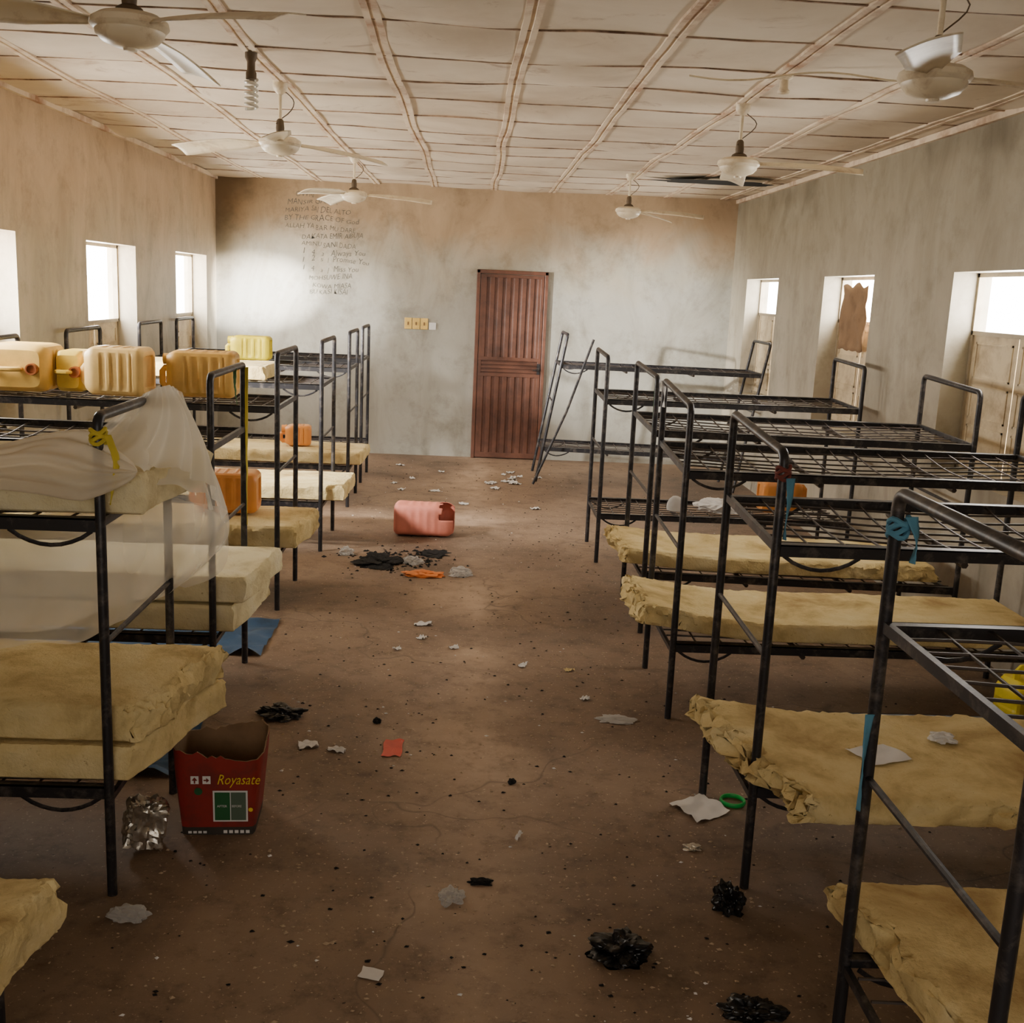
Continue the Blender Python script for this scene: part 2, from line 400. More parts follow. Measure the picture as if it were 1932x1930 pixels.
# ------------------------------------------------------------ bunk beds
def Upath(P,h,W,r=.035):
    pts=[P(0,0,0),P(0,0,h*.5),P(0,0,h-r)]
    for k in range(1,5):
        a=math.pi/2*k/5; pts.append(P(0,r-r*math.cos(a),h-r+r*math.sin(a)))
    for k in range(0,6):
        a=math.pi/2*k/5; pts.append(P(0,W-r+r*math.sin(a),h-r+r*math.cos(a)))
    pts+= [P(0,W,h*.5),P(0,W,0)]
    return pts
ZU,ZL,HB=1.19,.35,1.5
def bed(x,y0,y1,side,L=1.82,lean=0,h=HB,sk=0,label='black steel bunk bed with bare wire mesh upper deck',zl=ZL,low=0):
    e=empty('bunk_bed',(x,y0,0)); tag(e,label,'bunk bed','steel bunk beds along both walls')
    W=y1-y0
    def P(u,v,z): return Vector((side*u+lean*z, v+sk*u/L, z-low*(1-v/W)*max(0,(z-.4)/1.1)))
    for u in (0,L):
        b=MB().mat(M_metal)
        b.tube(Upath(lambda a,v,z:P(u,v,z),h,W),.0155,10)
        b.obj('end_frame',parent=e)
        for z,r,fl in ((ZU,.019,.6),(.82,.009,1),(zl-.03,.015,.7)):
            b=MB().mat(M_metal); b.tube([P(u,.01,z),P(u,W-.01,z)],r,4 if z!=.82 else 8,flat=fl); b.obj('cross_bar',parent=e,angle=30)
    for zz in (ZU,zl):
        for v,s in ((0.0,1),(W,-1)):
            b=MB().mat(M_metal)
            for (a,c,z0,z1) in ((0,.005,-.03,.01),(0,.03,.005,.01)):
                vs=[]
                for u in (0.0,L):
                    for dy,dz in ((a,z0),(c,z0),(c,z1),(a,z1)): vs.append(P(u,v+s*dy,zz+dz))
                b.add(vs,[(0,1,2,3),(7,6,5,4),(0,4,5,1),(1,5,6,2),(2,6,7,3),(3,7,4,0)])
            b.obj('side_rail',smooth=False,parent=e)
            b=MB().mat(M_metal); pts=[]
            for k in range(9):
                t=k/8; pts.append(P(.03+.24*t,v+s*.012,zz-.03-.045*abs(math.sin(math.pi*t))**.8))
            b.tube(pts,.007,6,flat=.5); b.obj('brace_strap',parent=e)
        b=MB().mat(M_wire)
        sg=.03 if zz==ZU else .015
        def D(u,v): return P(u,v,zz-.004-sg*math.sin(math.pi*v/W)*math.sin(math.pi*u/L)+.006*noise.noise(Vector((u*3+x,v*4+y0,zz))))
        for k in range(1,8):
            v=W*k/8; b.tube([D(L*j/16,v) for j in range(17)],.0042,5,cap=False)
        for k in range(1,15):
            u=L*k/15; b.tube([D(u,W*j/8) for j in range(9)],.0042,5,cap=False)
        for k in (1,2):
            u=L*k/3; b.tube([P(u,.01,zz-.04),P(u,W-.01,zz-.04)],.012,6)
        b.obj('wire_mesh_deck',parent=e)
    return e
bed(.965,1.66,2.35,1,label='black steel bunk bed with bare wire deck and blue rag')
bed(.965,3.25,3.92,1,label='black steel bunk bed with red and blue rag on post',low=.045)
bed(.965,4.70,5.38,1,low=.055)
bed(1.03,5.98,6.75,1,L=1.76,sk=-.12,low=.03)
bed(.955,7.62,8.28,1,low=.02)
bed(.70,10.95,11.6,1,L=1.98,lean=.17,label='black steel bunk bed racked sideways against the end wall',sk=-.25)
bed(-1.12,1.75,2.45,-1,L=1.68)
bed(-1.06,3.13,3.83,-1,L=1.74,label='black steel bunk bed draped with white mosquito net')
bed(-1.09,4.61,5.28,-1,L=1.70)
bed(-1.09,6.20,6.86,-1,L=1.70,label='black steel bunk bed loaded with plastic jerry cans')
bed(-1.04,7.67,8.36,-1,L=1.75)
bed(-1.03,9.30,9.95,-1,L=1.75)
bed(-1.04,10.50,11.12,-1,L=1.75)
b=MB().mat(M_metal); b.tube([(.66,10.72,.012),(.97,10.80,.75),(1.21,10.90,1.46)],.013,8); tag(b.obj('metal_rod'),'thin black steel rod leaning against the racked bunk','metal rod')

# ------------------------------------------------------------ mattresses
def mattress(FL,NL,NR,FR,z0,th,mat=M_foam,label='worn yellow foam mattress slab on a lower bunk',rough=.006,tear=.03,seed=0,lift=None):
    nu,nv=110,36
    cr=.012
    V3=lambda p:Vector((p[0],p[1],0))
    A,B_,C_,D_=V3(FL),V3(NL),V3(NR),V3(FR)
    def base(u,v): return A.lerp(D_,u).lerp(B_.lerp(C_,u),v)
    b=MB().mat(mat)
    def pt(u,v,t):
        p=base(u,v); x,y=p.x,p.y
        z=z0+th*t
        if lift: z+=lift(u,v)
        q=Vector((x,y,z+seed*3.7))
        n=noise.noise(q*3)*rough+noise.noise(q*22)*rough*.3
        eu=u*1.85; ev=min(v,1-v)*.66
        k1=max(0,1-eu/.08)
        k2=max(0,1-ev/.03)*(.2+.8*max(0,noise.noise(q*2.2+Vector((4,4,4)))*2))
        kk=max(k1,k2)
        def R(o,f):
            r=noise.noise(q*f+Vector((o,o,o))); r2=abs(noise.noise(q*f*2.3+Vector((o,0,o))))
            return r*.8+r2*.9-.25
        nn=Vector((abs(R(1,17)),R(2,19)*.7,-abs(R(3,21))))*tear*kk*(1.0 if t>.05 else .4)
        low=Vector((noise.noise(q*4),0,0))*tear*k1*1.2
        w=.3 if t<.1 else 1
        return Vector((x+ (nn.x+low.x)*(1 if C_.x>B_.x else -1),y+nn.y,z+n*w+nn.z*t))
    vs=[];idx={}
    def addv(k,p): idx[k]=len(vs); vs.append(p)
    def W_(x): return .5-.5*math.cos(math.pi*x)*(.55)-.5*(1-2*x)*.45
    for i in range(nu+1):
        for j in range(nv+1):
            u,v=W_(i/nu),W_(j/nv)
            ef=min(v,1-v)*.68; eu=min(u,1-u)*1.9
            d=min(ef,eu); rd=0 if d>cr else (1-math.sqrt(max(0,1-(1-d/cr)**2)))
            addv(('t',i,j),pt(u,v,1-rd*.11)); addv(('b',i,j),pt(u,v,0+rd*.06))
    fs=[]
    for i in range(nu):
        for j in range(nv):
            fs.append((idx['t',i,j],idx['t',i,j+1],idx['t',i+1,j+1],idx['t',i+1,j])); fs.append((idx['b',i,j],idx['b',i+1,j],idx['b',i+1,j+1],idx['b',i,j+1]))
    ring=[(i,0) for i in range(nu)]+[(nu,j) for j in range(nv)]+[(i,nv) for i in range(nu,0,-1)]+[(0,j) for j in range(nv,0,-1)]
    du=(base(1,.5)-base(0,.5)).normalized(); dv=(base(.5,1)-base(.5,0)).normalized()
    prev=[idx['b',i,j] for i,j in ring]; n=len(ring)
    for t in (.2,.4,.6,.8):
        cur=[]
        for i,j in ring:
            u,v=W_(i/nu),W_(j/nv); p=pt(u,v,t)
            off=Vector((0,0,0))
            if i==0: off-=du
            if i==nu: off+=du
            if j==0: off-=dv
            if j==nv: off+=dv
            p=p+off*(.002+.010*noise.noise(p*14))
            cur.append(len(vs)); vs.append(p)
        for k in range(n): fs.append((prev[k],prev[(k+1)%n],cur[(k+1)%n],cur[k]))
        prev=cur
    cur=[idx['t',i,j] for i,j in ring]
    for k in range(n): fs.append((prev[k],prev[(k+1)%n],cur[(k+1)%n],cur[k]))
    b.add(vs,fs); o=b.obj('foam_mattress',angle=45)
    bm=bmesh.new(); bm.from_mesh(o.data); bmesh.ops.recalc_face_normals(bm,faces=bm.faces); bm.to_mesh(o.data); bm.free()
    tag(o,label,'mattress','yellow foam mattresses'); return o
zm=ZL+.016
mattress((.98,2.52),(1.05,1.80),(2.75,1.74),(2.76,2.44),zm,.09,seed=1,tear=.05,label='cracked yellow foam mattress slab on a lower bunk')
mattress((.82,3.70),(1.03,2.98),(2.78,3.02),(2.76,3.70),zm,.088,seed=2,tear=.11,label='torn yellow foam mattress with crumbling end',lift=lambda u,v:.05*max(0,1-u/.2)*(1-v))
mattress((.79,5.33),(.85,4.75),(2.74,4.74),(2.74,5.32),zm,.09,seed=3,tear=.08,label='sagging yellow foam mattress with ragged edge',lift=lambda u,v:.07*max(0,1-u/.3)**1.5)
mattress((.88,6.70),(.90,6.05),(2.70,5.94),(2.70,6.58),zm,.09,seed=4,tear=.06,lift=lambda u,v:.03*max(0,1-u/.25))
mattress((-.93,2.37),(-.97,1.80),(-2.75,1.80),(-2.75,2.38),zm,.14,seed=5,tear=.03)
mattress((-.86,3.78),(-1.0,3.16),(-2.77,3.16),(-2.77,3.80),zm,.113,seed=6,tear=.02,label='yellow foam mattress under another one on lower bunk')
mattress((-.84,3.76),(-.97,3.17),(-2.75,3.17),(-2.75,3.78),zm+.124,.12,seed=7,tear=.05,label='yellow foam mattress stacked on another, corner torn')
mattress((-.95,5.24),(-1.0,4.65),(-2.74,4.65),(-2.74,5.24),zm,.12,mat=M_foam2,seed=8,tear=.015,label='pale foam mattress under another one on lower bunk')
mattress((-.90,5.25),(-.96,4.66),(-2.74,4.66),(-2.74,5.24),zm+.130,.12,mat=M_foam2,seed=9,tear=.015,label='pale foam mattress stacked on another')
mattress((-.93,6.82),(-.97,6.24),(-2.76,6.24),(-2.76,6.82),zm,.13,seed=10,tear=.03)
mattress((-.86,8.33),(-.88,7.71),(-2.77,7.71),(-2.77,8.33),zm,.11,seed=11,tear=.02)
mattress((-.90,9.92),(-.92,9.34),(-2.77,9.34),(-2.77,9.92),zm,.11,seed=12,tear=.02)
mattress((-1.45,8.30),(-1.45,7.74),(-2.77,7.74),(-2.77,8.30),ZU+.014,.10,seed=14,tear=.02,label='yellow foam mattress on an upper bunk')
mattress((-.90,3.78),(-.95,3.18),(-2.77,3.18),(-2.77,3.78),ZU+.014,.12,mat=M_foam2,seed=13,tear=.02,label='pale foam mattress on upper bunk under a mosquito net')

# ------------------------------------------------------------ mosquito net
NO=Vector((-1.06,3.83,1.5))
net=empty('mosquito_net',NO); tag(net,'white gauze mosquito net draped over upper bunk and mattress','mosquito net')
def rel(p): return Vector(p)-NO
def curve(pts,t):
    n=len(pts)-1; s=min(t*n,n-1e-6); i=int(s); f=s-i
    p=[Vector(pts[max(0,min(n,i+k))]) for k in (-1,0,1,2)]
    return .5*((2*p[1])+(p[2]-p[0])*f+(2*p[0]-5*p[1]+4*p[2]-p[3])*f*f+(-p[0]+3*p[1]-3*p[2]+p[3])*f**3)
def sheet(name,top,bot,mat,nu=130,nv=44,pl=.02,freq=38,ph=0,out=(0,-1,0),bow=(0,0,0)):
    b=MB().mat(mat)
    def fn(u,v):
        p=curve(top,u).lerp(curve(bot,u),v); s=math.sin(u*freq+1.6*noise.noise(Vector((u*2.5,v*1.0,ph))))
        s+=.5*math.sin(u*freq*2.3+v*2+ph)
        p=p+Vector(out)*(pl*s*(.35+.65*v))+Vector(bow)*math.sin(math.pi*v)
        p+=.012*Vector((noise.noise(p*3),noise.noise(p*3+Vector((5,5,5))),noise.noise(p*3)))
        return rel(p)
    b.grid(fn,nu,nv); return b.obj(name,parent=net,angle=180)
sheet('gauze_drape',[(-1.06,3.56,1.52),(-1.03,3.66,1.535),(-1.02,3.76,1.53),(-1.06,3.85,1.50)],
      [(-1.22,3.36,1.35),(-.97,3.30,1.34),(-.85,3.55,1.24),(-.86,3.86,1.04)],M_netm,pl=.016,freq=30,out=(.7,.3,.3),bow=(.03,.0,.0))
sheet('gauze_drape',[(-1.08,3.5,1.50),(-1.04,3.66,1.53),(-1.0,3.78,1.51)],
      [(-1.34,3.28,1.36),(-1.0,3.2,1.345),(-.86,3.72,1.13)],M_netm,pl=.024,freq=17,ph=3,out=(.5,.3,.6),bow=(.02,.0,-.03))
sheet('gauze_drape',[(-1.12,3.87,1.51),(-1.04,3.87,1.52),(-.99,3.80,1.50)],
      [(-1.5,3.90,.98),(-1.15,3.92,.92),(-.88,3.86,1.0)],M_net,pl=.022,freq=18,out=(.6,-.4,0),bow=(.04,0,0))
# broad swags hanging below the upper deck down to the lower bunk
sheet('gauze_drape',[(-2.70,3.10,1.16),(-2.1,3.10,1.17),(-1.5,3.11,1.17),(-1.12,3.5,1.18),(-.86,3.87,1.10)],
      [(-2.70,3.30,.635),(-2.1,3.35,.635),(-1.6,3.5,.64),(-1.22,3.80,.67),(-1.0,3.89,.86)],M_net,pl=.045,freq=22,ph=4,out=(.3,-1,0),bow=(.06,.02,-.03))
sheet('gauze_drape',[(-2.2,3.11,1.16),(-1.5,3.16,1.17),(-1.1,3.6,1.18),(-.87,3.88,1.06)],
      [(-2.7,3.4,.66),(-2.0,3.55,.65),(-1.35,3.84,.68),(-1.02,3.90,.80)],M_net,pl=.055,freq=13,ph=7,out=(.4,-1,0),bow=(.07,0,-.05))
b=MB().mat(M_netd)
def fn(u,v):
    x=-.95-1.7*u; r=.066+.022*noise.noise(Vector((u*6,0,0)))+.018*math.sin(u*3.1)
    a=2*math.pi*v
    tw=noise.noise(Vector((u*7,math.cos(a)*1.5,math.sin(a)*1.5)))
    rr=r*(1+.16*math.sin(a*5+u*9+2.5*tw)+.12*math.sin(a*9+u*22+3*tw)+.4*tw)
    rr*=min(1,math.sqrt(u/.08)) if u<.08 else 1
    return rel((x,3.13+.03*math.sin(u*5)+rr*math.cos(a)*1.1,1.345-.07*min(1,u*2.5)+.06*math.sin(u*7)*.5+rr*math.sin(a)*1.0))
b.grid(fn,150,80); b.obj('gauze_bundle',parent=net,angle=180)

# ------------------------------------------------------------ rags and ribbons
def ribbon(name,pts,w,mat,label,cat='rag',n=26,tw=2.0):
    b=MB().mat(mat)
    def fn(u,v):
        p=curve(pts,u); a=u*tw
        return p+Vector((math.cos(a),math.sin(a),0))*w*(v-.5)*(1-.4*u)+Vector((.3,.2,0))*.01*noise.noise(Vector((u*9,v*3,1)))
    b.grid(fn,n,4); o=b.obj(name,angle=180,solid=.002); tag(o,label,cat); return o
def knot(c,r,mat,label,name='cloth_knot'):
    b=MB().mat(mat)
    pts=[Vector(c)+Vector((math.cos(t)*r,math.sin(t)*r,(t/6.28-2)*r*.5+.006*math.sin(t*2.3))) for t in [2*math.pi*j/14 for j in range(57)]]
    b.tube(pts,r*.3,6)
    o=b.obj(name); tag(o,label,'rag'); return o
knot((-1.06,3.135,1.44),.021,M_yelc,'yellow cloth strip knotted around bunk post')
ribbon('yellow_ribbon',[(-1.03,3.12,1.45),(-1.0,3.10,1.38),(-1.01,3.10,1.30),(-1.02,3.10,1.25)],.022,M_yelc,'yellow ribbon hanging from a bunk post','ribbon')
ribbon('yellow_ribbon',[(-1.07,5.262,1.49),(-1.072,5.262,1.2),(-1.07,5.262,.95),(-1.07,5.26,.72)],.016,M_yelc,'long yellow ribbon hanging down a bunk post','ribbon')
ribbon('green_ribbon',[(-1.08,5.05,1.50),(-1.08,5.05,1.42),(-1.07,5.05,1.33)],.016,M_greenc,'short green ribbon tied on a bunk bar','ribbon')
knot((.968,2.345,1.42),.021,M_bluec,'faded blue cloth knotted around bunk post top')
ribbon('blue_rag',[(.99,2.33,1.45),(1.0,2.31,1.40),(.99,2.30,1.35)],.03,M_bluec,'faded blue rag end hanging from post')
ribbon('blue_rag',[(.950,2.335,.98),(.948,2.335,.9),(.948,2.335,.82),(.948,2.336,.74)],.022,M_bluec,'thin faded blue rag hanging beside post')
knot((.967,3.255,1.39),.020,M_redc,'dull red cloth knotted around bunk post')
ribbon('blue_rag',[(.985,3.23,1.38),(.985,3.22,1.31),(.98,3.22,1.24),(.98,3.22,1.19)],.028,M_bluec,'faded blue rag hanging from post')
ribbon('white_tag',[(.96,5.36,1.50),(.965,5.36,1.44),(.96,5.35,1.37)],.04,M_white,'white plastic strip tied on post','tag')
ribbon('green_ribbon',[(1.025,5.98,1.44),(1.02,5.98,1.28),(1.02,5.98,1.10)],.02,M_greenc,'dull green ribbon hanging on post','ribbon')

# ------------------------------------------------------------ jerry cans
def jerry(loc,rot,mat,label,size=(.25,.17,.36),cut=False,capmat=None):
    e=empty('jerry_can',loc,rot); tag(e,label,'jerry can','plastic jerry cans')
    w,d,h=[s/2 for s in size]
    H=size[2]
    b=MB().mat(mat); n=56
    rings=[]
    zs=[0,.006,.016,.03]+[.03+(H-.09)*k/30 for k in range(1,31)]+[H-.045,H-.03,H-.016,H-.006,H]
    for z in zs:
        if z<.03: s=.84+.16*math.sin(math.pi/2*z/.03)
        elif z>H-.06: s=.78+.22*math.cos(math.pi/2*min(1,(z-(H-.06))/.06))
        else: s=1
        rings.append((z,s))
    vs=[];fs=[]
    for z,s in rings:
        for k in range(n):
            a=2*math.pi*k/n; ca,sa=math.cos(a),math.sin(a); p=4.5 if cut else 7
            rr=1/((abs(ca)**p+abs(sa)**p)**(1/p))
            rib=0
            face=max(abs(ca),abs(sa))>.80
            if .06<z<H-.10 and face: rib=(-.007+(.007 if math.sin(z*2*math.pi/.06)>.35 else 0))*(.5 if cut else 1)
            vs.append(Vector(((w*s+rib)*ca*rr,(d*s+rib)*sa*rr,z)))
    m=len(rings)
    for i in range(m-1):
        for k in range(n):
            zc=rings[i][0]
            if cut and zc>H*.74 and 150<(k/n*360)<(262) and not (zc<H*.80 and k%7<3): continue
            a=i*n+k;c=i*n+(k+1)%n; fs.append((a,c,c+n,a+n))
    o=len(vs)
    for k in range(n): vs.append(Vector((vs[k].x*.8,vs[k].y*.8,0)))
    for k in range(n): vs.append(Vector((vs[k].x*.74,vs[k].y*.74,.012)))
    for k in range(n):
        k2=(k+1)%n; fs.append((k2,k,o+k,o+k2)); fs.append((o+k2,o+k,o+n+k,o+n+k2))
    fs.append(tuple(o+n+k for k in range(n-1,-1,-1)))
    if not cut: fs.append(tuple(range((m-1)*n,m*n)))
    b.add(vs,fs)
    b.obj('can_body',parent=e,angle=30,solid=(.003 if cut else 0))
    if not cut:
        b=MB().mat(mat)
        b.tube([(-w*.62,0,H-.012),(-w*.62,0,H+.025),(-w*.45,0,H+.042),(w*.05,0,H+.042),(w*.2,0,H+.025),(w*.2,0,H-.012)],.015,8,flat=1.3)
        b.obj('handle',parent=e)
        b=MB().mat(capmat or mat); b.lathe([(.0,H+.02),(.022,H+.02),(.024,H+.034),(.032,H+.034),(.032,H+.004),(.036,H-.004),(.036,H-.01)],20,(w*.58,0,0)); b.obj('neck_cap',parent=e)
    return e
R90=math.pi/2
zt=ZU+.015
jerry((-2.62,6.66,zt+.14),(R90,0,.04),M_jy,'amber jerry can lying with its handle end showing',(.38,.27,.34),capmat=M_seal)
jerry((-2.335,6.68,zt+.125),(R90,0,.0),M_jy2,'yellow jerry can lying between larger cans',(.16,.24,.26),capmat=M_seal)
jerry((-1.86,6.40,zt+.145),(0,-R90,-.05),M_jw,'pale amber ribbed jerry can lying on upper bunk',(.28,.25,.34))
jerry((-1.38,6.52,zt+.14),(0,-R90,.06),M_jo,'amber ribbed jerry can lying on its side',(.27,.25,.39))
jerry((-1.74,9.58,zt+.115),(0,-R90,0),M_jyel,'bright yellow jerry can lying on an upper bunk',(.21,.20,.33))
jerry((-1.27,6.60,zm+.13+.135),(0,-R90,.05),M_jo2,'orange jerry can lying on a foam mattress',(.25,.24,.36))
jerry((-1.39,9.60,zm+.11+.10),(0,-R90,.1),M_jo2,'small orange jerry can on a foam mattress',(.18,.18,.22))
jerry((2.20,7.95,ZL+.13),(0,R90,.05),M_jo2,'orange jerry can lying on a bare lower bunk',(.24,.20,.30))
jerry((2.50,4.45,.0),(0,0,.3),M_jyel,'yellow jerry can standing on the floor under beds',(.24,.17,.34))
jerry((-2.45,6.5,zm+.13+.11),(0,R90,.3),M_jo2,'orange jerry can lying on a lower bunk mattress',(.2,.2,.34))
jerry((-.55,8.35,.128),(0,R90,-.05),M_jred,'faded red jerry can lying with cut open end',(.25,.24,.46),cut=True)

# ------------------------------------------------------------ ceiling fans
def fan(x,y,angs,label,zt=2.985,hz=2.66,bw=.13,tilt=.3):
    e=empty('ceiling_fan',(x,y,zt)); tag(e,label,'ceiling fan','cream ceiling fans')
    D=hz-zt
    MB().mat(M_fan).lathe([(.0,.01),(.04,.01),(.042,-.03),(.03,-.05),(.014,-.065)],20).obj('canopy',parent=e)
    b=MB().mat(M_fan); b.tube([(0,0,-.06),(0,0,D+.09)],.010,10); b.obj('rod',parent=e)
    b=MB().mat(M_fandark); b.lathe([(.012,D+.13),(.02,D+.12),(.024,D+.08),(.022,D+.06),(.04,D+.05),(.05,D+.03)],20); b.obj('motor_collar',parent=e)
    b=MB().mat(M_fan); b.lathe([(.05,D+.036),(.09,D+.030),(.116,D+.014),(.12,D-.004),(.112,D-.014),(.106,D-.018),(.104,D-.030),(.085,D-.050),(.05,D-.064),(.022,D-.068),(.02,D-.076),(0,D-.078)],36); b.obj('motor_housing',parent=e)
    b=MB().mat(M_fandark); pts=[(.05*math.sin(k*.5)+.03,.02*math.cos(k),-.05+(D+.15)*k/9) for k in range(10)]; b.tube(pts,.003,5); b.obj('wire',parent=e)
    for a in angs:
        a=math.radians(a); b=MB().mat(M_fan)
        def fn(u,v):
            rr=.12+.56*u; wd=.045+(bw-.045)*min(1,u*3.2) if u<.3 else bw*(1+.14*(u-.3))
            if u>.97: wd*=.93
            s=(v-.5)*wd*1.05
            z=D-.035*u*u+s*math.sin(tilt)+.01*math.cos(math.pi*(v-.5))
            return (rr*math.cos(a)-s*math.sin(a),rr*math.sin(a)+s*math.cos(a),z)
        b.grid(fn,20,6); b.obj('fan_blade',parent=e,solid=.004,angle=60)
    return e
fan(-1.10,3.66,(205,325,85),'cream three-blade ceiling fan with grimy housing',)
fan(-1.12,6.46,(158,38,278),'cream ceiling fan on a thin rod with loose wires')
fan(-1.07,9.85,(0,120,240),'small-looking cream ceiling fan near the end wall')
fan(1.49,3.74,(246,6),'cream ceiling fan with rusty canopy and broad blade',hz=2.65,bw=.15)
fan(1.47,6.37,(-18,80),'cream ceiling fan missing one blade')
fan(1.38,10.2,(-12,50),'cream ceiling fan with bent blades near the end wall')
e=empty('spiral_bulb',(-1.12,5.65,2.985)); tag(e,'dusty spiral light bulb hanging from the ceiling','light bulb')
MB().mat(M_fandark).lathe([(0,.01),(.03,.01),(.03,-.03),(.02,-.05),(.02,-.09),(.026,-.10),(.026,-.13),(0,-.13)],16).obj('bulb_socket',parent=e)
b=MB().mat(M_glass); b.tube([(.028*math.cos(t*.7),.028*math.sin(t*.7),-.13-t*.0028) for t in range(0,50)],.008,7); b.obj('spiral_tube',parent=e)
e=empty('lamp_holder',(1.47,5.54,2.99)); tag(e,'empty cream lamp holder fixed to the ceiling','lamp holder')
MB().mat(M_fan).lathe([(0,.01),(.045,.01),(.04,-.02),(.022,-.03),(.022,-.07),(.03,-.08),(.028,-.09),(0,-.07)],16).obj('holder_body',parent=e)
b=MB().mat(M_fan); b.tube([(1.0+.07*k*1.3,5.52-.02*k,2.955-.02*math.sin(k*.7)) for k in range(12)],.005,6); tag(b.obj('electric_cable'),'loose white cable sagging along the ceiling','cable')

# ------------------------------------------------------------ cardboard box
bx=empty('cardboard_box',(-.83,3.64,0),(0,0,.06)); tag(bx,'open red printed cardboard carton with ragged rim','cardboard box')
b=MB()
vs=[];n=64; T=[0,.012,.03,.08,.14,.2,.26,.3]
for i,t in enumerate(T):
    hw=.125+.03*t/.3; hd=.12+.02*t/.3
    for k in range(n):
        a=2*math.pi*k/n; ca,sa=math.cos(a),math.sin(a); p=14-8*min(1,t/.3); rr=1/((abs(ca)**p+abs(sa)**p)**(1/p))
        q=Vector((ca*rr*hw,sa*rr*hd,t))
        if i==len(T)-1: q.z+=.020*noise.noise(Vector((k*.6,0,3)))+.016*math.sin(k*.2)
        vs.append(q)
b.v+=vs
L_=len(T)-1
for i in range(L_):
    b.mat(M_boxdk if i<2 else M_boxred)
    for k in range(n):
        b.f.append([i*n+k,i*n+(k+1)%n,(i+1)*n+(k+1)%n,(i+1)*n+k]); b.mi.append(b.cur)
b.mat(M_cardin); b.f.append(list(range(n-1,-1,-1))); b.mi.append(b.cur)
o1=len(b.v)
for i,t in enumerate(T):
    for k in range(n):
        v=vs[i*n+k]; b.v.append(Vector((v.x*.97,v.y*.97,v.z+(.006 if i==0 else 0))))
for i in range(L_):
    for k in range(n):
        b.f.append([o1+i*n+k,o1+(i+1)*n+k,o1+(i+1)*n+(k+1)%n,o1+i*n+(k+1)%n]); b.mi.append(b.cur)
for k in range(n): b.f.append([L_*n+k,L_*n+(k+1)%n,o1+L_*n+(k+1)%n,o1+L_*n+k]); b.mi.append(b.cur)
b.f.append([o1+k for k in range(n)]); b.mi.append(b.cur)
b.obj('carton_body',parent=bx,angle=35)
def onface(x,z,e=.004): return Vector((x,-(.12+.02*z/.3)-e,z))
def fq(b,x0,x1,z0,z1,e=.004):
    b.add([onface(x0,z0,e),onface(x1,z0,e),onface(x1,z1,e),onface(x0,z1,e)],[(0,1,2,3)])
pr=MB().mat(M_white)
fq(pr,-.014,.104,.053,.172,.003)
pr.mat(M_grn); fq(pr,-.008,.044,.059,.166,.0045); pr.mat(M_dgr); fq(pr,.047,.098,.059,.166,.0045)
pr.mat(M_yel); textmesh(pr,'Royasate',.054,onface(.0,.198,.006),(.74,0,0),(0,-.06,1),.35)
pr.mat(M_white)
fq(pr,-.087,-.060,.198,.228,.0035); fq(pr,-.047,-.020,.198,.228,.0035)
pr.mat(M_boxred); pr.add([onface(-.0735,.225,.006),onface(-.083,.212,.006),onface(-.064,.212,.006)],[(0,1,2)]); fq(pr,-.076,-.071,.201,.213,.006)
pr.add([onface(-.024,.213,.006),onface(-.034,.222,.006),onface(-.034,.204,.006)],[(0,1,2)]); fq(pr,-.043,-.034,.2105,.2155,.006)
pr.mat(M_white); textmesh(pr,'AFTER',.012,onface(.0,.11,.006),(1,0,0),(0,-.06,1)); textmesh(pr,'BEFORE',.012,onface(.05,.11,.006),(.8,0,0),(0,-.06,1))
for k in range(5): fq(pr,.02+k*.019,.033+k*.019,.008,.02,.004)
for k in range(4): fq(pr,-.10+k*.017,-.088+k*.017,.008,.017,.004)
pr.mat(M_grn); pr.add([onface(-.062+.014*math.cos(a),.17+.014*math.sin(a),.0045) for a in [2*math.pi*k/16 for k in range(16)]],[tuple(range(16))])
pr.mat(M_yel); pr.add([onface(.114+.008*math.cos(a),.10+.008*math.sin(a),.0055) for a in [2*math.pi*k/12 for k in range(12)]],[tuple(range(12))])
pr.obj('printed_label',smooth=False,parent=bx)

